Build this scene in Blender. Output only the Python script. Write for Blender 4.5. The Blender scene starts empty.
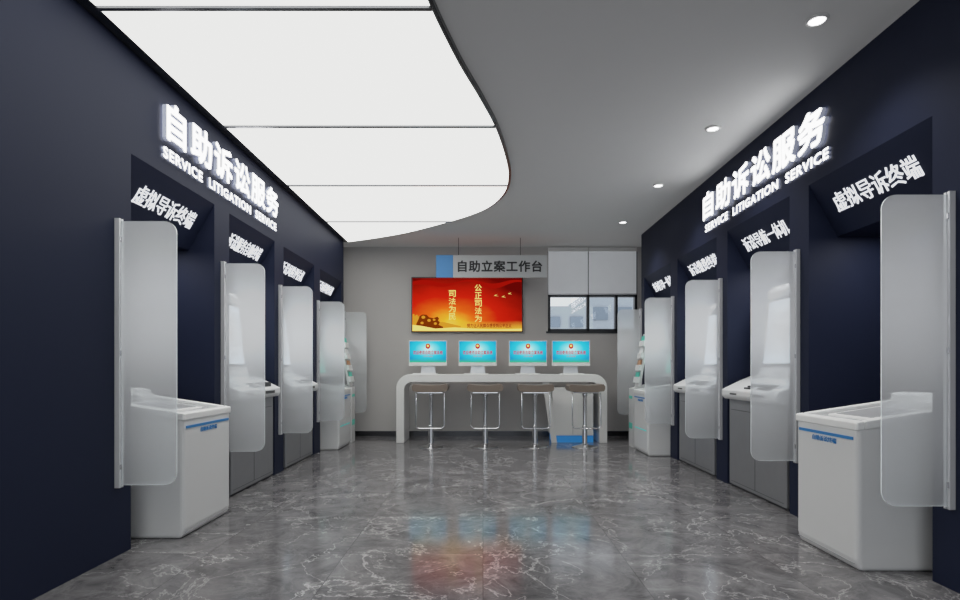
import bpy, bmesh, math, random
from mathutils import Vector, Matrix
random.seed(4)
S=bpy.context.scene
S.view_settings.view_transform='Standard'
S.view_settings.look='None'
# soft highlight shoulder (tone curve)
vs=S.view_settings; vs.use_curve_mapping=True
cm=vs.curve_mapping; cm.white_level=(5,5,5); cm.black_level=(0,0,0)
cc=cm.curves[3]
cc.points[0].location=(0,0); cc.points[1].location=(1,1.0)
for x_,y_ in ((.1,.5),(.2,.74),(.5,.80)): cc.points.new(x_,y_)
for p_ in cc.points: p_.handle_type='VECTOR'
cm.update()
COL=S.collection

def lin(c):
    if isinstance(c,str):
        c=c.lstrip('#'); c=[int(c[i:i+2],16)/255 for i in (0,2,4)]
    return tuple((v/12.92 if v<=0.04045 else ((v+0.055)/1.055)**2.4) for v in c)+(1,)

def newmat(name):
    m=bpy.data.materials.new(name); m.use_nodes=True
    m.node_tree.nodes.clear()
    return m,m.node_tree
def out(nt,sock):
    o=nt.nodes.new('ShaderNodeOutputMaterial'); nt.links.new(sock,o.inputs[0])
def pbr(name,col,rough=0.5,metal=0.0,noise=0.03,nscale=6,emis=0,ecol=None,bump=0,spec=None):
    m,nt=newmat(name); N=nt.nodes; L=nt.links
    p=N.new('ShaderNodeBsdfPrincipled')
    tc=N.new('ShaderNodeTexCoord'); n=N.new('ShaderNodeTexNoise'); n.inputs['Scale'].default_value=nscale; n.inputs['Detail'].default_value=4
    L.new(tc.outputs['Object'],n.inputs['Vector'])
    r=N.new('ShaderNodeValToRGB'); c=lin(col)
    r.color_ramp.elements[0].color=tuple(v*(1-noise) for v in c[:3])+(1,)
    r.color_ramp.elements[1].color=tuple(min(1,v*(1+noise)) for v in c[:3])+(1,)
    L.new(n.outputs['Fac'],r.inputs[0]); L.new(r.outputs[0],p.inputs['Base Color'])
    p.inputs['Roughness'].default_value=rough; p.inputs['Metallic'].default_value=metal
    if spec is not None: p.inputs['Specular IOR Level'].default_value=spec
    if emis: 
        p.inputs['Emission Color'].default_value=lin(ecol or col); p.inputs['Emission Strength'].default_value=emis
    if bump:
        b=N.new('ShaderNodeBump'); b.inputs['Strength'].default_value=bump; n2=N.new('ShaderNodeTexNoise'); n2.inputs['Scale'].default_value=120
        L.new(tc.outputs['Object'],n2.inputs['Vector']); L.new(n2.outputs['Fac'],b.inputs['Height']); L.new(b.outputs[0],p.inputs['Normal'])
    out(nt,p.outputs[0]); return m
def emit(name,col,s):
    m,nt=newmat(name); e=nt.nodes.new('ShaderNodeEmission'); e.inputs[0].default_value=lin(col); e.inputs[1].default_value=s
    out(nt,e.outputs[0]); return m

# ---------- materials
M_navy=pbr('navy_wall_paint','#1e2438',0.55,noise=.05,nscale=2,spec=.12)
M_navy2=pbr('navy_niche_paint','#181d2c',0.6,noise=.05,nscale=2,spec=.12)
M_ceil=pbr('ceiling_paint_fill_glow','#c4c4c4',0.8,noise=.01,emis=.075)  # faint emission stands in for bounced ambient light on the ceiling
M_back=pbr('taupe_wall_paint','#bdbab8',0.7,noise=.02)
M_white=pbr('white_lacquer','#e2e1df',0.3,noise=.01)
M_whitek=pbr('kiosk_white','#dddddd',0.35,noise=.01)
M_rim=pbr('kiosk_rim_white','#ededec',0.3,noise=.01)
M_tray=pbr('kiosk_tray_grey','#a5a6a9',0.35)
M_steel=pbr('brushed_steel','#909194',0.4,metal=.45,noise=.06,nscale=12)
M_seam=pbr('dark_seam','#3a3b3f',0.5)
M_chrome=pbr('chrome','#d8d8da',0.12,metal=1)
M_alu=pbr('aluminium_post','#dadbdd',0.3,metal=.4)
M_blue=pbr('blue_stripe','#2a78b4',0.4,emis=.1)
M_bluep=pbr('blue_plinth','#2b7fc0',0.4,emis=.35)
M_teal=pbr('teal_stripe','#3cc4c0',0.4,emis=.4)
M_black=pbr('black_plastic','#141416',0.3)
M_metal=pbr('dark_metal_trim','#4a4b4e',0.25,metal=.8)
M_div=pbr('divider_metal','#6e6f72',0.25,metal=.8)
M_seat=pbr('taupe_leather','#7a6d62',0.5,bump=.05)
M_frame=pbr('window_frame_dark','#26292e',0.4)
M_blind=pbr('roller_blind_fabric_glow','#dcdddf',0.8,emis=.20,ecol='#dfe3e8')  # emission stands in for daylight passing through the fabric
M_letter=emit('sign_letter_white','#ffffff',4.6)
M_letterS=pbr('sign_letter_return','#b4b9c8',0.5,emis=.3)
M_signtxt=emit('niche_letter_white','#e8ebf2',1.4)
M_blk=pbr('black_letter','#1c1c20',0.5)
M_sign=pbr('hanging_sign_grey','#b9babb',0.4,emis=.05)
M_signb=pbr('hanging_sign_blue','#3f86c0',0.4,emis=.1)
M_gold=emit('gold_letter','#ffe07a',1.2)
M_goldd=emit('gold_dark','#8a3a08',0.8)
M_goldm=emit('gold_mid','#e79a2c',1.0)
M_red=emit('red_letter','#d02a20',0.9)
M_redb=emit('red_ribbon','#a81208',0.9)
M_redtx=emit('red_dark_letter','#7a1208',0.8)
M_lamp=emit('downlight_lens','#ffffff',6)
M_panel=emit('luminous_ceiling_diffuser','#fbfbf7',2.8)
M_build=pbr('exterior_facade','#aab0b6',0.8,emis=.08)
M_bwin=pbr('exterior_glass','#8894a0',0.3)
M_leaf=[pbr('leaflet_'+n,c,.4,emis=.1) for n,c in (('teal','#4ec3b0'),('orange','#b98a64'),('white','#e4e6e6'))]

def mat_floor():
    m,nt=newmat('grey_marble_tile'); N=nt.nodes; L=nt.links
    p=N.new('ShaderNodeBsdfPrincipled'); tc=N.new('ShaderNodeTexCoord')
    br=N.new('ShaderNodeTexBrick'); br.offset=0; br.inputs['Scale'].default_value=1
    br.inputs['Brick Width'].default_value=.8; br.inputs['Row Height'].default_value=.8
    br.inputs['Mortar Size'].default_value=.0018; br.inputs['Mortar Smooth'].default_value=0
    br.inputs['Color1'].default_value=(0,0,0,1); br.inputs['Color2'].default_value=(1,1,1,1); br.inputs['Mortar'].default_value=(.5,.5,.5,1)
    L.new(tc.outputs['Object'],br.inputs['Vector'])
    vm=N.new('ShaderNodeVectorMath'); vm.operation='SCALE'; vm.inputs['Scale'].default_value=7.0
    L.new(br.outputs['Color'],vm.inputs[0])
    ad=N.new('ShaderNodeVectorMath'); ad.operation='ADD'; L.new(tc.outputs['Object'],ad.inputs[0]); L.new(vm.outputs[0],ad.inputs[1])
    def ridge(scale,dist,w,rough=.66):
        n=N.new('ShaderNodeTexNoise'); n.inputs['Scale'].default_value=scale; n.inputs['Detail'].default_value=10; n.inputs['Roughness'].default_value=rough; n.inputs['Distortion'].default_value=dist
        L.new(ad.outputs[0],n.inputs['Vector'])
        s=N.new('ShaderNodeMath'); s.operation='SUBTRACT'; s.inputs[1].default_value=.5; L.new(n.outputs['Fac'],s.inputs[0])
        a=N.new('ShaderNodeMath'); a.operation='ABSOLUTE'; L.new(s.outputs[0],a.inputs[0])
        r=N.new('ShaderNodeMapRange'); r.inputs['From Min'].default_value=0; r.inputs['From Max'].default_value=w; r.inputs['To Min'].default_value=1; r.inputs['To Max'].default_value=0
        L.new(a.outputs[0],r.inputs[0]); return r.outputs[0]
    v1=ridge(1.7,.6,.007,.58); v2=ridge(4,.7,.02,.6); v3=ridge(.9,.5,.005,.6)
    base=N.new('ShaderNodeTexNoise'); base.inputs['Scale'].default_value=3.5; base.inputs['Detail'].default_value=14; base.inputs['Roughness'].default_value=.74; base.inputs['Distortion'].default_value=1.0
    L.new(ad.outputs[0],base.inputs['Vector'])
    cr=N.new('ShaderNodeValToRGB'); cr.color_ramp.elements[0].position=.32; cr.color_ramp.elements[1].position=.68
    cr.color_ramp.elements[0].color=lin('#484749'); cr.color_ramp.elements[1].color=lin('#838183')
    L.new(base.outputs['Fac'],cr.inputs[0])
    def mix(a,fac,k,col):
        mm=N.new('ShaderNodeMath'); mm.operation='MULTIPLY'; mm.inputs[1].default_value=k; L.new(fac,mm.inputs[0])
        x=N.new('ShaderNodeMix'); x.data_type='RGBA'; L.new(mm.outputs[0],x.inputs[0]); L.new(a,x.inputs[6]); x.inputs[7].default_value=lin(col); return x.outputs[2]
    c=mix(cr.outputs[0],v2,.2,'#9c9a9b'); c=mix(c,v1,.55,'#b8b6b6'); c=mix(c,v3,.65,'#c6c4c4'); c=mix(c,br.outputs['Fac'],.7,'#3c3b3d')
    L.new(c,p.inputs['Base Color']); p.inputs['Roughness'].default_value=.12; p.inputs['Specular IOR Level'].default_value=.36
    out(nt,p.outputs[0]); return m
M_floor=mat_floor()

def mat_acrylic():
    m,nt=newmat('frosted_acrylic'); N=nt.nodes; L=nt.links
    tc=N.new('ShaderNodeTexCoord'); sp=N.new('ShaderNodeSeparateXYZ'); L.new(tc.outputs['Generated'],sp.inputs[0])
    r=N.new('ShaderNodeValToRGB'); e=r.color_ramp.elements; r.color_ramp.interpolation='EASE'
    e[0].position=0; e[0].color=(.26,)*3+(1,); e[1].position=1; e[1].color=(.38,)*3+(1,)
    x=e.new(.3); x.color=(.36,)*3+(1,); x=e.new(.62); x.color=(.72,)*3+(1,)  # frosting gradient; opacity raised above the middle to paint in the glow
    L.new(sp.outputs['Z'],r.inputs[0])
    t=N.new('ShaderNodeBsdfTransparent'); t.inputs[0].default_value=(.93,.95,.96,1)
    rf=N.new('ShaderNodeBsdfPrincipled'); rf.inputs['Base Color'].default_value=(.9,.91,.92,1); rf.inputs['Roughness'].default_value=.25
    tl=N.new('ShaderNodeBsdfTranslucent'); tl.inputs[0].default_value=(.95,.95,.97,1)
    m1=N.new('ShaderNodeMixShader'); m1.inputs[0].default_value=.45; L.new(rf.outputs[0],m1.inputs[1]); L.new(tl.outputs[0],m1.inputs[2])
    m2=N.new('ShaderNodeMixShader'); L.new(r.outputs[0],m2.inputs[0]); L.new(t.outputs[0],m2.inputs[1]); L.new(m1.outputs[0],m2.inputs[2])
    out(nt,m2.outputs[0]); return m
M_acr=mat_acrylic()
M_edge=pbr('acrylic_polished_edge','#e8eef0',0.1,emis=.15)

def mat_glass():
    m,nt=newmat('window_glass'); N=nt.nodes; L=nt.links
    t=N.new('ShaderNodeBsdfTransparent'); g=N.new('ShaderNodeBsdfGlossy'); g.inputs['Roughness'].default_value=.02
    x=N.new('ShaderNodeMixShader'); x.inputs[0].default_value=.06; L.new(t.outputs[0],x.inputs[1]); L.new(g.outputs[0],x.inputs[2]); out(nt,x.outputs[0]); return m
M_glass=mat_glass()

def mat_screen(name,center,stops,strength,sx=1,sy=1,bottom=None,noise=.0):
    m,nt=newmat(name); N=nt.nodes; L=nt.links
    tc=N.new('ShaderNodeTexCoord'); mp=N.new('ShaderNodeMapping'); mp.inputs['Location'].default_value=(-center[0]*sx,-center[1]*sy,0); mp.inputs['Scale'].default_value=(sx,sy,1)
    L.new(tc.outputs['UV'],mp.inputs[0])
    ln=N.new('ShaderNodeVectorMath'); ln.operation='LENGTH'; L.new(mp.outputs[0],ln.inputs[0])
    nz=N.new('ShaderNodeTexNoise'); nz.inputs['Scale'].default_value=4; nz.inputs['Detail'].default_value=5; L.new(tc.outputs['UV'],nz.inputs['Vector'])
    ma=N.new('ShaderNodeMath'); ma.operation='MULTIPLY_ADD'; ma.inputs[1].default_value=noise; L.new(nz.outputs['Fac'],ma.inputs[0]); L.new(ln.outputs['Value'],ma.inputs[2])
    r=N.new('ShaderNodeValToRGB'); e=r.color_ramp.elements
    e[0].position=stops[0][0]; e[0].color=lin(stops[0][1]); e[1].position=stops[-1][0]; e[1].color=lin(stops[-1][1])
    for p_,c_ in stops[1:-1]:
        q=e.new(p_); q.color=lin(c_)
    L.new(ma.outputs[0],r.inputs[0]); col=r.outputs[0]
    if bottom:
        sp=N.new('ShaderNodeSeparateXYZ'); L.new(tc.outputs['UV'],sp.inputs[0])
        a=N.new('ShaderNodeMath'); a.operation='MULTIPLY_ADD'; a.inputs[1].default_value=.12; L.new(nz.outputs['Fac'],a.inputs[0]); L.new(sp.outputs['Y'],a.inputs[2])
        mr=N.new('ShaderNodeMapRange'); mr.inputs['From Min'].default_value=bottom[1]; mr.inputs['From Max'].default_value=bottom[2]; mr.inputs['To Min'].default_value=1; mr.inputs['To Max'].default_value=0
        L.new(a.outputs[0],mr.inputs[0]); x=N.new('ShaderNodeMix'); x.data_type='RGBA'; L.new(mr.outputs[0],x.inputs[0]); L.new(col,x.inputs[6]); x.inputs[7].default_value=lin(bottom[0]); col=x.outputs[2]
    em=N.new('ShaderNodeEmission'); L.new(col,em.inputs[0]); em.inputs[1].default_value=strength; out(nt,em.outputs[0]); return m
M_tv=mat_screen('tv_red_gold_picture',(.34,.12),[(0,'#ffe070'),(.2,'#fbb030'),(.38,'#ee6418'),(.6,'#c8200d'),(1,'#5f0604')],1.15,1.1,.95,('#f0b23c',.08,.26),.2)
M_imac=mat_screen('computer_blue_picture',(.5,.62),[(0,'#d8f6fb'),(.22,'#8fe6f2'),(.45,'#35c3e4'),(.8,'#1787c6')],1.2,1.2,1.1,('#3fa889',.08,.26),.05)
M_kscr=mat_screen('kiosk_pale_picture',(.5,.55),[(0,'#ffffff'),(.3,'#e8f2f8'),(.6,'#bfd3e2'),(1,'#8fa8bc')],2.8,1,1)
M_tscr=mat_screen('kiosk_teal_picture',(.5,.5),[(0,'#e6fbf6'),(.4,'#7fd8c8'),(.8,'#3aa99c')],1.2,1,1)

# ---------- mesh builder
class MB:
    def __init__(s): s.bm=bmesh.new(); s.mats=[]; s.uv=s.bm.loops.layers.uv.new('UVMap')
    def mi(s,m):
        if m not in s.mats: s.mats.append(m)
        return s.mats.index(m)
    def faces(s,vs,fs,m,smooth=False):
        b=[s.bm.verts.new(v) for v in vs]; k=s.mi(m)
        for f in fs:
            try: q=s.bm.faces.new([b[i] for i in f])
            except ValueError: continue
            q.material_index=k; q.smooth=smooth
    def box(s,x0,x1,y0,y1,z0,z1,m):
        v=[(x0,y0,z0),(x1,y0,z0),(x1,y1,z0),(x0,y1,z0),(x0,y0,z1),(x1,y0,z1),(x1,y1,z1),(x0,y1,z1)]
        s.faces(v,[(0,3,2,1),(4,5,6,7),(0,1,5,4),(1,2,6,5),(2,3,7,6),(3,0,4,7)],m)
    def prism(s,poly,ax,a,b,m,side=None):
        n=len(poly)
        def P(p,t): return {'x':(t,p[0],p[1]),'y':(p[0],t,p[1]),'z':(p[0],p[1],t)}[ax]
        v=[P(p,a) for p in poly]+[P(p,b) for p in poly]
        if side is None:
            s.faces(v,[tuple(range(n)),tuple(range(2*n-1,n-1,-1))]+[(i,(i+1)%n,(i+1)%n+n,i+n) for i in range(n)],m)
        else:
            s.faces(v,[tuple(range(n)),tuple(range(2*n-1,n-1,-1))],m)
            s.faces(v,[(i,(i+1)%n,(i+1)%n+n,i+n) for i in range(n)],side)
            bmesh.ops.remove_doubles(s.bm,verts=s.bm.verts[:],dist=1e-5)
    def quad(s,pts,m):
        b=[s.bm.verts.new(p) for p in pts]; f=s.bm.faces.new(b); f.material_index=s.mi(m)
        for l,uv in zip(f.loops,((0,0),(1,0),(1,1),(0,1))): l[s.uv].uv=uv
    def lathe(s,cx,cy,prof,m,seg=28,smooth=True):
        v=[];f=[];n=len(prof)
        for i in range(seg):
            a=2*math.pi*i/seg
            for r,z in prof: v.append((cx+r*math.cos(a),cy+r*math.sin(a),z))
        for i in range(seg):
            j=(i+1)%seg
            for k in range(n-1): f.append((i*n+k,j*n+k,j*n+k+1,i*n+k+1))
        f.append(tuple(i*n for i in range(seg))[::-1]); f.append(tuple(i*n+n-1 for i in range(seg)))
        s.faces(v,f,m,smooth)
    def tube(s,pts,r,m,seg=10,closed=False):
        pts=[Vector(p) for p in pts]; n=len(pts); v=[];f=[]
        up=None
        for i,p in enumerate(pts):
            if closed: t=(pts[(i+1)%n]-pts[i-1]).normalized()
            else: t=(pts[min(i+1,n-1)]-pts[max(i-1,0)]).normalized()
            if up is None: up=t.orthogonal().normalized()
            up=(up-t*up.dot(t)).normalized(); w=t.cross(up)
            for k in range(seg):
                a=2*math.pi*k/seg; v.append(p+up*math.cos(a)*r+w*math.sin(a)*r)
        for i in range(n if closed else n-1):
            j=(i+1)%n
            for k in range(seg): f.append((i*seg+k,i*seg+(k+1)%seg,j*seg+(k+1)%seg,j*seg+k))
        if not closed: f.append(tuple(range(seg))[::-1]); f.append(tuple((n-1)*seg+k for k in range(seg)))
        s.faces(v,f,m,True)
    def obj(s,name,loc=(0,0,0),rz=0,bevel=0,seg=2,parent=None,recalc=True):
        if recalc: bmesh.ops.recalc_face_normals(s.bm,faces=s.bm.faces[:])
        me=bpy.data.meshes.new(name); s.bm.to_mesh(me); s.bm.free()
        for m in s.mats: me.materials.append(m)
        o=bpy.data.objects.new(name,me); COL.objects.link(o); o.location=loc; o.rotation_euler=(0,0,rz)
        if parent: o.parent=parent
        if bevel:
            b=o.modifiers.new('bevel','BEVEL'); b.width=bevel; b.segments=seg; b.limit_method='ANGLE'; b.angle_limit=math.radians(35); b.harden_normals=False
        return o
def empty(name,loc=(0,0,0),rz=0):
    o=bpy.data.objects.new(name,None); o.location=loc; o.rotation_euler=(0,0,rz); o.empty_display_size=.1; COL.objects.link(o); return o
def rrect(x0,x1,y0,y1,rs,n=8):
    cs=[(x1,y1,0),(x0,y1,90),(x0,y0,180),(x1,y0,270)]; P=[]
    for (cx,cy,a0),r in zip(cs,rs):
        if r<=0: P.append((cx,cy)); continue
        ox=cx-r if cx==x1 else cx+r; oy=cy-r if cy==y1 else cy+r
        for i in range(n+1):
            a=math.radians(a0+90*i/n); P.append((ox+r*math.cos(a),oy+r*math.sin(a)))
    return P

def text(body,name,origin,ux,uy,w,h,depth,mat,bold=.0,space=1.0,parent=None,side=None):
    """flat lettering fitted to a w x h box; origin = lower-left corner of the box.
    bold: stroke thickening (em) made from shifted copies of the glyph solids"""
    cu=bpy.data.curves.new(name,'FONT'); cu.body=body; cu.size=1; cu.extrude=.05; cu.space_character=space; cu.resolution_u=3
    t=bpy.data.objects.new(name,cu); COL.objects.link(t); bpy.context.view_layer.update()
    me=bpy.data.meshes.new_from_object(t.evaluated_get(bpy.context.evaluated_depsgraph_get()))
    bpy.data.objects.remove(t); bpy.data.curves.remove(cu)
    if len(me.vertices)==0: print('EMPTY TEXT',body)
    shifts=[(0,0)]
    if bold: shifts=[(bold*math.cos(a*math.pi/4),bold*math.sin(a*math.pi/4)) for a in range(8)]+[(0,0)]
    xs=[v.co.x for v in me.vertices] or [0,1]; ys=[v.co.y for v in me.vertices] or [0,1]
    x0,x1,y0,y1=min(xs)-bold,max(xs)+bold,min(ys)-bold,max(ys)+bold
    ux=Vector(ux).normalized(); uy=Vector(uy).normalized(); uz=ux.cross(uy); O=Vector(origin)
    V=[];F=[];MI=[]
    for si,(dx,dy) in enumerate(shifts):
        off=len(V); dd=depth*(1+.004*si)
        for v in me.vertices:
            c=v.co
            V.append(O+ux*((c.x+dx-x0)/(x1-x0)*w)+uy*((c.y+dy-y0)/(y1-y0)*h)+uz*((c.z+.05)/.1*dd))
        for p in me.polygons:
            F.append([off+i for i in p.vertices]); MI.append(0 if (abs(p.normal.z)>.7 or not side) else 1)
    m2=bpy.data.meshes.new(name); m2.from_pydata(V,[],F); m2.materials.append(mat)
    if side: m2.materials.append(side)
    m2.polygons.foreach_set('material_index',MI)
    bpy.data.meshes.remove(me)
    o=bpy.data.objects.new(name,m2); COL.objects.link(o)
    if parent: o.parent=parent
    return o

# ---------- dimensions
XL,XR=-2.10,2.28; H=3.0; YB=8.73; Y0=-2.5; TH=.62
LP=[3.15,4.42,5.66,6.96,8.27]; RP=[2.67,3.97,5.25,6.57,7.90]
LN=[(LP[i]+.13,LP[i+1]-.12) for i in range(4)]; RN=[(RP[i]+.12,RP[i+1]-.12) for i in range(4)]
NT=2.36; HR,HD=.20,.36

def side_wall(name,X,sg,niches,yend):
    b=MB()
    def bx(a,c,y0,y1,z0,z1,m=M_navy):
        xa,xb=X+sg*a,X+sg*c; b.box(min(xa,xb),max(xa,xb),y0,y1,z0,z1,m)
    prev=Y0
    for (a,c) in niches:
        bx(0,TH,prev,a,0,H); prev=c
        prof=[(X,H),(X,NT),(X+sg*HR,NT-HD),(X+sg*.54,NT-HD),(X+sg*TH,NT-HD),(X+sg*TH,H)]
        b.prism(prof,'y',a,c,M_navy)
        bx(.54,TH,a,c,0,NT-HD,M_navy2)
    r=.16; P=[(X,prev),(X,yend-r)]
    for i in range(1,9):
        t=math.radians(90*i/8); P.append((X+sg*(r-r*math.cos(t)),yend-r+r*math.sin(t)))
    P+=[(X+sg*TH,yend),(X+sg*TH,prev)]
    b.prism(P,'z',0,H,M_navy)
    return b.obj(name)
side_wall('wall_left',XL,-1,LN,8.42)
side_wall('wall_right',XR,1,RN,8.06)
b=MB(); b.box(XL-TH,XL-TH+.08,8.42,YB,0,H,M_back); b.obj('wall_left_return')
b=MB(); b.box(XR+TH-.08,XR+TH,8.06,YB,0,H,M_back); b.obj('wall_right_return')
b=MB(); b.box(-2.8,3.0,Y0,YB+.2,-.1,0,M_floor); b.obj('floor')
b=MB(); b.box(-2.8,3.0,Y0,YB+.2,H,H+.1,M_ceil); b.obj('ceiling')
WX0,WX1,WZ0,WZ1=1.03,2.45,1.66,2.93
b=MB(); b.box(-2.8,WX0,YB,YB+.2,0,H,M_back); b.box(WX1,3.0,YB,YB+.2,0,H,M_back); b.box(WX0,WX1,YB,YB+.2,0,WZ0,M_back); b.box(WX0,WX1,YB,YB+.2,WZ1,H,M_back); b.obj('wall_back')
b=MB(); b.box(XL-.5,XR+.5,YB-.015,YB,0,.08,M_metal); b.obj('baseboard_back')
b=MB(); t=.04; ya,yb=YB+.0,YB+.09
b.box(WX0,WX1,ya,yb,WZ0,WZ0+t,M_frame); b.box(WX0,WX1,ya,yb,WZ1-t,WZ1,M_frame)
for x in (WX0,1.65,2.10,WX1-t): b.box(x,x+t,ya,yb,WZ0,WZ1,M_frame)
b.box(WX0,WX1,ya,yb,2.21,2.25,M_frame)
b.box(WX0+.01,WX1-.01,YB+.058,YB+.062,WZ0+.01,WZ1-.01,M_glass)
b.box(WX0-.03,WX1+.03,YB-.02,YB-.001,WZ0-.03,WZ0,M_frame)
b.obj('window_1')
for i,(xa,xb) in enumerate(((1.03,1.655),(1.67,2.42))):
    b=MB(); b.box(xa,xb,YB-.05,YB-.044,2.25,2.93,M_blind); b.box(xa,xb,YB-.057,YB-.037,2.235,2.255,M_alu); b.box(xa,xb,YB-.08,YB-.025,2.92,2.975,M_white)
    b.obj('roller_blind')
b=MB(); b.box(-6,5.2,26,30,-2,4.0,M_build); b.box(5.6,16,30,36,-2,5.2,M_build)
for k in range(10):
    for j in range(5):
        b.box(-5.6+k*1.08,-5.0+k*1.08,25.93,26,-1+j*1.0,-.5+j*1.0,M_bwin)
for k in range(7):
    for j in range(5): b.box(5.9+k*1.3,6.8+k*1.3,29.93,30,-1.5+j*1.3,-.8+j*1.3,M_bwin)
b.obj('office_building')

# ---------- luminous ceiling
pts=[(-.52,-2.4),(-.47,0),(-.42,1.5),(-.32,2.6),(-.18,3.3),(-.02,3.87),(.10,4.34),(.20,4.92),(.25,5.4),(.23,5.9),(.09,6.4),(-.15,6.78),(-.5,7.15),(-1.05,7.65),(-1.55,7.98),(-2.0,8.22)]
def cat(P,n=6):
    R=[]
    for i in range(len(P)-1):
        p0=P[max(i-1,0)];p1=P[i];p2=P[i+1];p3=P[min(i+2,len(P)-1)]
        for k in range(n):
            t=k/n; R.append(tuple(.5*((2*p1[j])+(-p0[j]+p2[j])*t+(2*p0[j]-5*p1[j]+4*p2[j]-p3[j])*t*t+(-p0[j]+3*p1[j]-3*p2[j]+p3[j])*t**3) for j in (0,1)))
    R.append(P[-1]); return R
C=cat(pts)
lx=-2.015
diff=C+[(lx,8.23),(lx,-2.4)]
C2=[]
for i,p in enumerate(C):
    a=C[max(i-1,0)]; q=C[min(i+1,len(C)-1)]; d=Vector((q[0]-a[0],q[1]-a[1])).normalized(); C2.append((p[0]+d.y*.025,p[1]-d.x*.025))
frame=C2+[(XL+.005,8.27),(XL+.005,-2.4)]
cl=empty('ceiling_light_panel',(0,0,0))
b=MB(); b.prism(frame,'z',H-.03,H-.001,M_metal); b.obj('frame',parent=cl)
b=MB(); b.prism(diff,'z',H-.036,H-.031,M_panel); b.obj('diffuser',parent=cl)
def xr(y):
    best=-9
    for i in range(len(C)-1):
        (xa,ya_),(xb,yb_)=C[i],C[i+1]
        if (ya_-y)*(yb_-y)<=0 and ya_!=yb_: best=max(best,xa+(xb-xa)*(y-ya_)/(yb_-ya_))
    return best
b=MB()
for y in (-1.33,.07,1.47,2.87,4.277,5.66,7.06):
    b.box(lx,xr(y)+.01,y-.013,y+.013,H-.05,H-.037,M_div)
b.obj('divider',parent=cl)

# downlights
for y in (.3,1.66,3.03,4.40,5.77,7.23):
    b=MB(); b.lathe(1.84,y,[(.058,H-.0005),(.058,H-.008),(.045,H-.012),(.043,H-.004)],M_white,24); b.lathe(1.84,y,[(.042,H-.003),(.042,H-.009),(.02,H-.011)],M_lamp,24)
    o=b.obj('recessed_downlight')
    l=bpy.data.lights.new('downlight_beam','SPOT'); l.energy=45; l.spot_size=math.radians(115); l.spot_blend=.9; l.shadow_soft_size=.06; l.color=(1,.98,.95)
    lo=bpy.data.objects.new('downlight_beam',l); lo.location=(1.84,y,H-.05); COL.objects.link(lo); lo.parent=o
def area(name,loc,rot,sx,sy,e,col=(1,1,1)):
    l=bpy.data.lights.new(name,'AREA'); l.shape='RECTANGLE'; l.size=sx; l.size_y=sy; l.energy=e; l.color=col
    o=bpy.data.objects.new(name,l); o.location=loc; o.rotation_euler=rot; COL.objects.link(o); return o

# ---------- wall signs
def wall_sign(X,sg,ya,yb):
    p=empty('wall_sign')
    L=abs(yb-ya); u=(0,1,0) if sg<0 else (0,-1,0); y=ya if sg<0 else yb
    x=X-sg*.012
    text('自助诉讼服务','chinese_letters',(x,y,2.57),u,(0,0,1),L,.27,.028,M_letter,.042,1.14,p,M_letterS)
    text('SERVICE  LITIGATION  SERVICE','english_letters',(X-sg*.006,y,2.455),u,(0,0,1),L,.078,.012,M_letter,.04,1.12,p,M_letterS)
    b=MB()
    for k in range(6):
        yc=min(ya,yb)+L*(k+.5)/6; xa,xb=X,X-sg*.012; b.box(min(xa,xb),max(xa,xb),yc-.006,yc+.006,2.66,2.672,M_alu)
    b.obj('standoff_pin',parent=p)
wall_sign(XL,-1,3.58,5.54); wall_sign(XR,1,3.60,5.60)

def niche_text(X,sg,a,c,s):
    L=(c-a)*.68; m=(a+c)/2+.03; u=(0,1,0) if sg<0 else (0,-1,0); y=m-L/2 if sg<0 else m+L/2
    up=Vector((-sg*HR,0,HD)).normalized()
    base=Vector((X+sg*HR,y,NT-HD))+up*.15; nrm=Vector(u).cross(up)
    base+=nrm*.001
    text(s,'niche_sign',base,u,up,L,.135,.005,M_signtxt,.01,1.0)
for n,s in zip(LN,('虚拟导诉终端','诉讼服务自助终端','诉讼风险评估机','诉讼材料收转机')): niche_text(XL,-1,n[0],n[1],s)
for n,s in zip(RN,('虚拟导诉终端','诉讼导航一体机','诉讼缴费终端','查询打印一体机')): niche_text(XR,1,n[0],n[1],s)
for (X,sg,NN) in ((XL,-1,LN),(XR,1,RN)):
    for a,c in NN:
        area('niche_fill_lamp',(X+sg*.36,(a+c)/2,NT-HD-.005),(0,0,0),.12,(c-a)*.6,5.5)  # added fill lamp under each hood, for the glow behind the sheets

# ---------- acrylic privacy screens
def privacy(X,sg,y):
    p=empty('privacy_screen',(X,y,0)); s=-sg
    P=rrect(0,.335,.41,1.92,(.07,0,0,.07)); P=[(s*(x+.012),z) for x,z in P]
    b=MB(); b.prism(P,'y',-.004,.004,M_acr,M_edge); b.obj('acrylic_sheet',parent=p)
    b=MB(); xa,xb=s*.0,s*.03; b.box(min(xa,xb),max(xa,xb),-.018,-.0045,.395,1.935,M_alu); b.box(min(xa,xb),max(xa,xb),.0045,.018,.395,1.935,M_alu)
    for z in (.5,1.15,1.8): 
        xa,xb=s*.03,s*.036; b.box(min(xa,xb),max(xa,xb),-.016,-.0045,z,z+.03,M_chrome)
    b.obj('mounting_post',parent=p,bevel=.002)
for y in LP: privacy(XL,-1,y)
for y in RP: privacy(XR,1,y)

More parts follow.
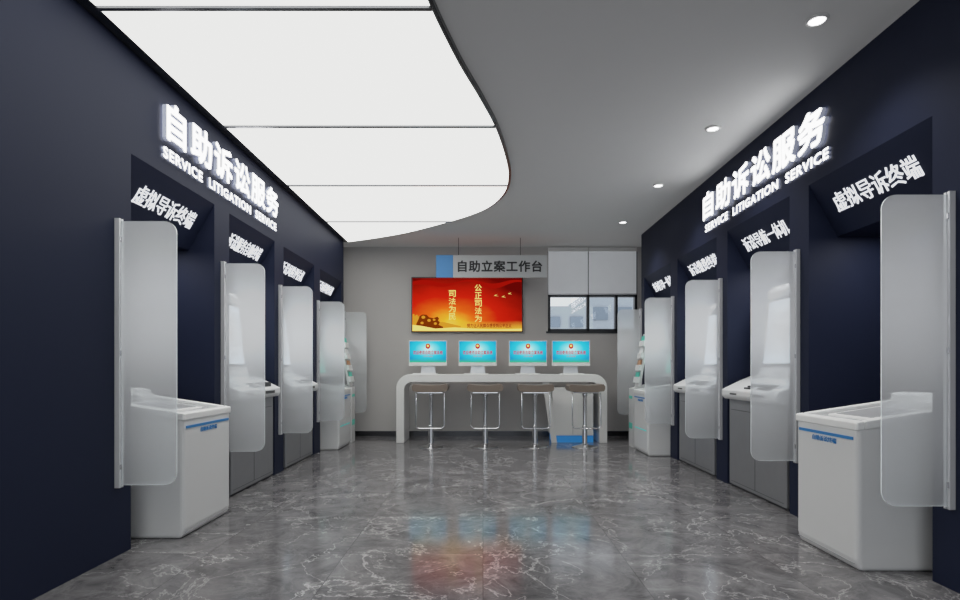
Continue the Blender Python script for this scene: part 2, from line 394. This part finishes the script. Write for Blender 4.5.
# ---------- kiosks (local +X = front)
def side_xf(sg): return 0 if sg<0 else math.pi
def kiosk_low(X,sg,yc,W=.62,monitor=False,F=.33):
    h=W/2; rz=side_xf(sg)
    p=empty('self_service_terminal',(X,yc,0),rz)
    B=F-.67
    B=max(B,-.5)
    ZB,ZF=.865,.765
    b=MB()
    b.prism([(B,.0),(F-.015,.0),(F,.06),(F,ZF),(B,ZB)],'y',-h,h,M_whitek)
    b.obj('cabinet',parent=p,bevel=.022,seg=3)
    b=MB()
    def zt(x): return ZB+(x-B)/(F-B)*(ZF-ZB)
    def rim(x0,x1,y0,y1,hh=.045,m=M_rim):
        v=[(x0,y0,zt(x0)-.02),(x1,y0,zt(x1)-.02),(x1,y1,zt(x1)-.02),(x0,y1,zt(x0)-.02),(x0,y0,zt(x0)+hh),(x1,y0,zt(x1)+hh),(x1,y1,zt(x1)+hh),(x0,y1,zt(x0)+hh)]
        b.faces(v,[(0,3,2,1),(4,5,6,7),(0,1,5,4),(1,2,6,5),(2,3,7,6),(3,0,4,7)],m)
    rim(F-.04,F+.006,-h-.006,h+.006,.03); rim(B,B+.08,-h-.006,h+.006,.07)
    rim(B+.08,F-.04,-h-.006,-h+.035,.03); rim(B+.08,F-.04,h-.035,h+.006,.03)
    b.obj('top_rim',parent=p,bevel=.01,seg=3)
    b=MB(); rim(B+.08,F-.04,-h+.035,h-.035,.004,M_tray); c_=(F+B)/2; rim(c_-.12,c_+.2,-.18,.18,.014,M_rim); rim(c_-.09,c_+.17,-.15,.15,.017,M_tray)
    rim(B+.09,B+.18,.02,.2,.05,M_whitek); b.obj('control_tray',parent=p,bevel=.003)
    b=MB(); b.box(F-.001,F+.004,-h+.03,h-.03,.695,.711,M_blue); b.box(F-.001,F+.003,-h+.02,h-.02,.035,.039,M_tray); b.obj('stripe',parent=p)
    text('自助诉讼终端','label',(F+.001,-.11,.655),(0,1,0),(0,0,1),.22,.03,.003,M_blue,0,1,p)
    if monitor:
        b=MB(); b.box(B+.04,B+.14,-.06,.06,.8,1.15,M_whitek)
        b.prism([(-.16,.98),(-.12,.97),(-.22,1.62),(-.26,1.62)],'y',-h+.04,h-.04,M_whitek)
        b.prism([(-.26,1.62),(-.12,1.62),(-.12,1.66),(-.26,1.66)],'y',-h+.04,h-.04,M_whitek)
        b.quad([(-.122,-h+.07,1.02),(-.122,h-.07,1.02),(-.211,h-.07,1.59),(-.211,-h+.07,1.59)],M_tscr)
        b.obj('display',parent=p,recalc=False)
        b=MB(); b.box(F+.0,F+.004,-h+.05,h-.05,.3,.31,M_teal); b.obj('accent',parent=p)
    return p
def kiosk_tall(X,sg,yc,W=.92):
    h=W/2; p=empty('touchscreen_kiosk',(X,yc,0),side_xf(sg))
    b=MB(); b.box(-.50,.0,-h,h,.02,.80,M_steel); b.box(-.50,-.02,-h+.01,h-.01,0,.02,M_seam); b.obj('steel_cabinet',parent=p,bevel=.006)
    b=MB(); b.box(-.001,.002,-h+.04,h-.04,.70,.704,M_seam); b.box(-.001,.002,-.0015,.0015,.05,.70,M_seam); b.box(-.001,.012,-.05,-.03,.42,.52,M_chrome); b.box(-.001,.002,-h+.04,h-.04,.05,.053,M_seam); b.obj('door_seams',parent=p)
    shelf=[(-.50,.80),(.05,.80),(.075,.83),(.075,.885),(-.09,.965),(-.20,1.01),(-.50,1.01)]
    b=MB(); b.prism(shelf,'y',-h,h,M_whitek); b.obj('console',parent=p,bevel=.012,seg=3)
    col=[(-.50,1.0),(-.17,1.0),(-.20,1.06),(-.27,1.74),(-.31,1.80),(-.50,1.80)]
    b=MB(); b.prism(col,'y',-.33,.33,M_whitek); b.obj('display_column',parent=p,bevel=.02,seg=3)
    b=MB()
    g=(-.07/.68)
    def sx(z,o=.003): return -.20+(z-1.06)*g+o
    b.quad([(sx(1.12,.006),-.26,1.12),(sx(1.12,.006),.26,1.12),(sx(1.66,.006),.26,1.66),(sx(1.66,.006),-.26,1.66)],M_kscr)
    b.quad([(sx(1.09),-.29,1.09),(sx(1.09),.29,1.09),(sx(1.69),.29,1.69),(sx(1.69),-.29,1.69)],M_black)
    b.obj('screen',parent=p,recalc=False)
    b=MB()
    def zz(x): return .885+(.075-x)/.165*.08
    for i in range(3):
        for j in range(4):
            x=.035-i*.03; y=-.09+j*.03; b.box(x-.01,x+.01,y-.01,y+.01,zz(x)-.004,zz(x)+.01,M_seam)
    b.box(-.05,.04,.12,.3,zz(0)-.02,zz(0)+.022,M_black)
    b.box(.07,.078,-.3,-.18,.845,.858,M_black); b.box(.07,.078,.08,.3,.84,.865,M_black)
    b.obj('keypad_and_slots',parent=p)
    return p
kiosk_low(XL,-1,3.79,.64,False,.21); kiosk_tall(XL,-1,(LN[1][0]+LN[1][1])/2); kiosk_tall(XL,-1,(LN[2][0]+LN[2][1])/2); kiosk_low(XL,-1,7.54,.62,True,.21)
kiosk_low(XR,1,3.19,.56,False,.30); kiosk_tall(XR,1,(RN[1][0]+RN[1][1])/2,.96); kiosk_tall(XR,1,(RN[2][0]+RN[2][1])/2,.96); kiosk_low(XR,1,7.02,.60,True,.27)
def rack(X,sg,yc,k_=1.0):
    h=.1; p=empty('brochure_rack',(X,yc,0),side_xf(sg))
    b=MB(); b.prism([(.012,0),(.20*k_,0),(.20*k_,.80),(.012,.86)],'y',-h,h,M_whitek); b.box(.20*k_-.002,.20*k_+.003,-h+.02,h-.02,.25,.33,M_leaf[0]); b.box(.20*k_-.002,.20*k_+.003,-h+.02,h-.02,.66,.70,M_leaf[0]); b.obj('base',parent=p,bevel=.008)
    b=MB(); b.prism([(.14,.83),(.17,.82),(.05,1.55),(.02,1.55)],'y',-h,h,M_whitek)
    for k in range(4):
        z=.88+k*.165; x=.17-(z-.82)*.164
        b.prism([(x,z),(x+.035,z),(x+.022,z+.08),(x-.014,z+.08)],'y',-h+.005,h-.005,M_rim)
        b.prism([(x+.010,z+.02),(x+.018,z+.02),(x-.005,z+.145),(x-.013,z+.145)],'y',-h+.02,h-.02,M_leaf[k%3])
    b.obj('shelves',parent=p)
rack(XL,-1,8.06); rack(XR,1,7.56,1.25)

# ---------- desk
D0,D1=7.92,8.47
dx0,dx1,dz=-1.25,1.79,.99; tt=.115
outer=rrect(dx0,dx1,-.2,dz,(.2,.2,0,0),10)
arc=[p for p in outer if p[1]>=0]
inn=rrect(dx0+tt,dx1-tt,-.2,dz-tt,(.11,.11,0,0),10)
iarc=[p for p in inn if p[1]>=0]
poly=[(dx1,0)]+arc+[(dx0,0),(dx0+tt,0)]+iarc[::-1]+[(dx1-tt,0)]
desk=empty('reception_bar_desk')
b=MB(); b.prism(poly,'y',D0,D1,M_white); b.obj('arched_top',parent=desk,bevel=.006)
b=MB(); b.box(1.0,1.60,D0+.05,D1-.03,.10,.80,M_white); b.obj('pedestal_cabinet',parent=desk,bevel=.008)
b=MB(); b.box(1.02,1.60,D0+.06,D1-.04,0,.099,M_bluep); b.obj('blue_plinth',parent=desk)
b=MB(); b.prism([(.86,.874),(.96,.874),(1.07,0),(.99,0)],'y',D0+.03,D0+.05,M_white); b.obj('slanted_leg',parent=desk)
b=MB(); b.box(1.30,1.303,D0+.047,D0+.05,.12,.78,M_seam); b.obj('cabinet_seam',parent=desk)

# ---------- computers
for xc in (-.82,-.08,.67,1.31):
    p=empty('desktop_computer',(xc,8.2,.99)); w=.285
    b=MB(); b.prism([( -w,.12),(w,.12),(w,.5),(-w,.5)],'y',-.012,.012,M_white); b.obj('monitor_shell',parent=p,bevel=.006)
    b=MB(); b.quad([(-w+.012,-.0135,.175),(w-.012,-.0135,.175),(w-.012,-.0135,.488),(-w+.012,-.0135,.488)],M_imac)
    b.obj('screen',parent=p,recalc=False)
    b=MB(); b.prism([(-.10,.13),(.10,.13),(.115,.008),(-.115,.008)],'y',.03,.045,M_alu); b.box(-.115,.115,-.09,.09,0,.008,M_alu); b.box(-.05,.05,.012,.035,.15,.28,M_alu); b.obj('stand',parent=p,bevel=.002)
    b=MB(); b.prism([(.035*math.cos(k*math.pi/10),.415+.04*math.sin(k*math.pi/10)) for k in range(20)],'y',-.017,-.0145,M_red); b.prism([(.018*math.cos(k*math.pi/10),.42+.018*math.sin(k*math.pi/10)) for k in range(20)],'y',-.019,-.0175,M_gold); b.obj('emblem',parent=p)
    text('欢迎使用自助立案系统','title',(-.22,-.0142,.29),(1,0,0),(0,0,1),.44,.06,.002,M_red,.02,1,p)
    text('人民法院','subtitle',(-.07,-.0142,.25),(1,0,0),(0,0,1),.14,.025,.002,M_red,.0,1,p)
    b=MB(); b.box(-.2,.16,-.24,-.12,0,.014,M_white); b.obj('keyboard',parent=p,bevel=.003)

# ---------- stools
def stool(xc,yc):
    b=MB(); z=.80
    P=[(-.225,z-.03),(-.24,z+.0),(-.24,z+.035),(-.22,z+.062),(-.12,z+.052),(0,z+.048),(.12,z+.052),(.22,z+.062),(.24,z+.035),(.24,z+.0),(.225,z-.03),(.1,z-.045),(-.1,z-.045)]
    b.prism(P,'y',-.19,.18,M_seat)
    b.box(-.17,.17,-.14,.14,z-.06,z-.043,M_chrome)
    b.lathe(0,0,[(.035,z-.06),(.035,z-.1),(.026,z-.11),(.026,.3),(.034,.29),(.034,.05),(.055,.035),(.15,.016),(.18,.008),(.18,0)],M_chrome,28)
    r=.05; L=[]
    zt,zb,x,y=z-.05,.27,.19,-.15
    L.append((-x,y+.03,zt))
    for i in range(7):
        a=math.radians(180+90*i/6); L.append((-x+r+r*math.cos(a),y,zb+r+r*math.sin(a)))
    for i in range(7):
        a=math.radians(270+90*i/6); L.append((x-r+r*math.cos(a),y,zb+r+r*math.sin(a)))
    L.append((x,y+.03,zt)); b.tube(L,.009,M_chrome)
    b.tube([(0,y,zb),(0,0,zb+.04)],.009,M_chrome)
    b.obj('bar_stool',(xc,yc,0),0,bevel=.01,seg=2)
for x in (-.71,.03,.71,1.39): stool(x,7.52)

# ---------- TV
tv=empty('wall_television',(-.25,YB,0))
b=MB(); w=.88; b.box(-w,w,-.06,-.002,1.645,2.515,M_black); b.obj('casing',parent=tv,bevel=.006)
b=MB(); b.quad([(-w+.015,-.0615,1.66),(w-.015,-.0615,1.66),(w-.015,-.0615,2.5),(-w+.015,-.0615,2.5)],M_tv); b.obj('screen',parent=tv,recalc=False)
def vtext(s,x,z,sz):
    for k,ch in enumerate(s): text(ch,'slogan_letter',(x,-.0630,z-k*sz*1.05),(1,0,0),(0,0,1),sz*.95,sz*.92,.002,M_gold,.012,1,tv)
vtext('司法为民',-.29,2.20,.115); vtext('公正司法为',.12,2.29,.115)
text('努力让人民群众感受到公平正义','caption',(.0,-.0630,1.715),(1,0,0),(0,0,1),.70,.065,.002,M_redtx,.015,1,tv)
b=MB()
rb=[(-.86+i*.0573,2.44+.03*math.sin(i*.5)) for i in range(31)]
b.prism(rb+[(x,z-.05-.03*math.sin(i*.35)) for i,(x,z) in reversed(list(enumerate(rb)))],'y',-.0622,-.0618,M_redb)
wall=[(-.86,1.75),(-.86,1.9)]
for i in range(9): wall+=[(-.86+i*.05,1.93-i*.012),(-.83+i*.05,1.93-i*.012),(-.83+i*.05,1.905-i*.012),(-.81+i*.05,1.905-i*.012)]
wall+=[(-.35,1.80),(-.1,1.74),(-.1,1.70),(-.86,1.70)]
b.prism(wall,'y',-.0632,-.0623,M_goldm)
lion=[(-.80,1.72),(-.80,1.78),(-.77,1.84),(-.75,1.90),(-.70,1.925),(-.64,1.92),(-.60,1.88),(-.53,1.865),(-.47,1.89),(-.44,1.86),(-.46,1.83),(-.43,1.80),(-.45,1.76),(-.38,1.73),(-.38,1.70),(-.78,1.70)]
b.prism(lion,'y',-.0645,-.0634,M_goldd)
for (cx,cz,rr) in ((-.69,1.88,.03),(-.6,1.83,.028),(-.52,1.84,.022),(-.71,1.79,.025),(-.5,1.78,.025)):
    b.prism([(cx+rr*math.cos(k*math.pi/6),cz+rr*.8*math.sin(k*math.pi/6)) for k in range(12)],'y',-.0655,-.0647,M_goldm)
hill=[(-.86,1.665),(-.86,1.76),(-.7,1.74),(-.5,1.70),(-.2,1.72),(.1,1.70),(.5,1.69),(.86,1.70),(.86,1.665)]
b.prism(hill,'y',-.0665,-.0658,M_gold)
for (fx,fz) in ((.42,2.22),(.54,2.20),(.64,2.25)): b.prism([(fx,fz),(fx+.06,fz+.025),(fx+.03,fz+.004),(fx+.075,fz-.01)],'y',-.064,-.0625,M_gold)
b.obj('picture_detail',parent=tv,recalc=True)

# ---------- hanging sign
hs=empty('hanging_sign',(0,8.1,0))
b=MB(); b.box(-.44,.94,-.02,.02,2.41,2.74,M_sign); b.box(-.69,-.4405,-.022,.022,2.41,2.74,M_signb); b.obj('board',parent=hs,bevel=.004)
b=MB(); 
for x in (-.36,.55): b.tube([(x,0,2.74),(x,0,2.998)],.004,M_metal)
b.obj('suspension_rod',parent=hs)
text('自助立案工作台','letters',(-.37,-.021,2.49),(1,0,0),(0,0,1),1.24,.17,.003,M_blk,.03,1.1,hs)

# ---------- world
w=bpy.data.worlds.new('world'); S.world=w; w.use_nodes=True; bg=w.node_tree.nodes['Background']; bg.inputs[0].default_value=(.82,.88,.94,1); bg.inputs[1].default_value=1.3

# ---------- camera
cam=bpy.data.cameras.new('camera'); co=bpy.data.objects.new('camera',cam); COL.objects.link(co)
co.location=(0,0,1.08); co.rotation_euler=(math.radians(90),0,0); cam.sensor_width=36; cam.lens=36*550/960; cam.shift_x=-3/960; cam.shift_y=68/960
cam.clip_start=.05; S.camera=co
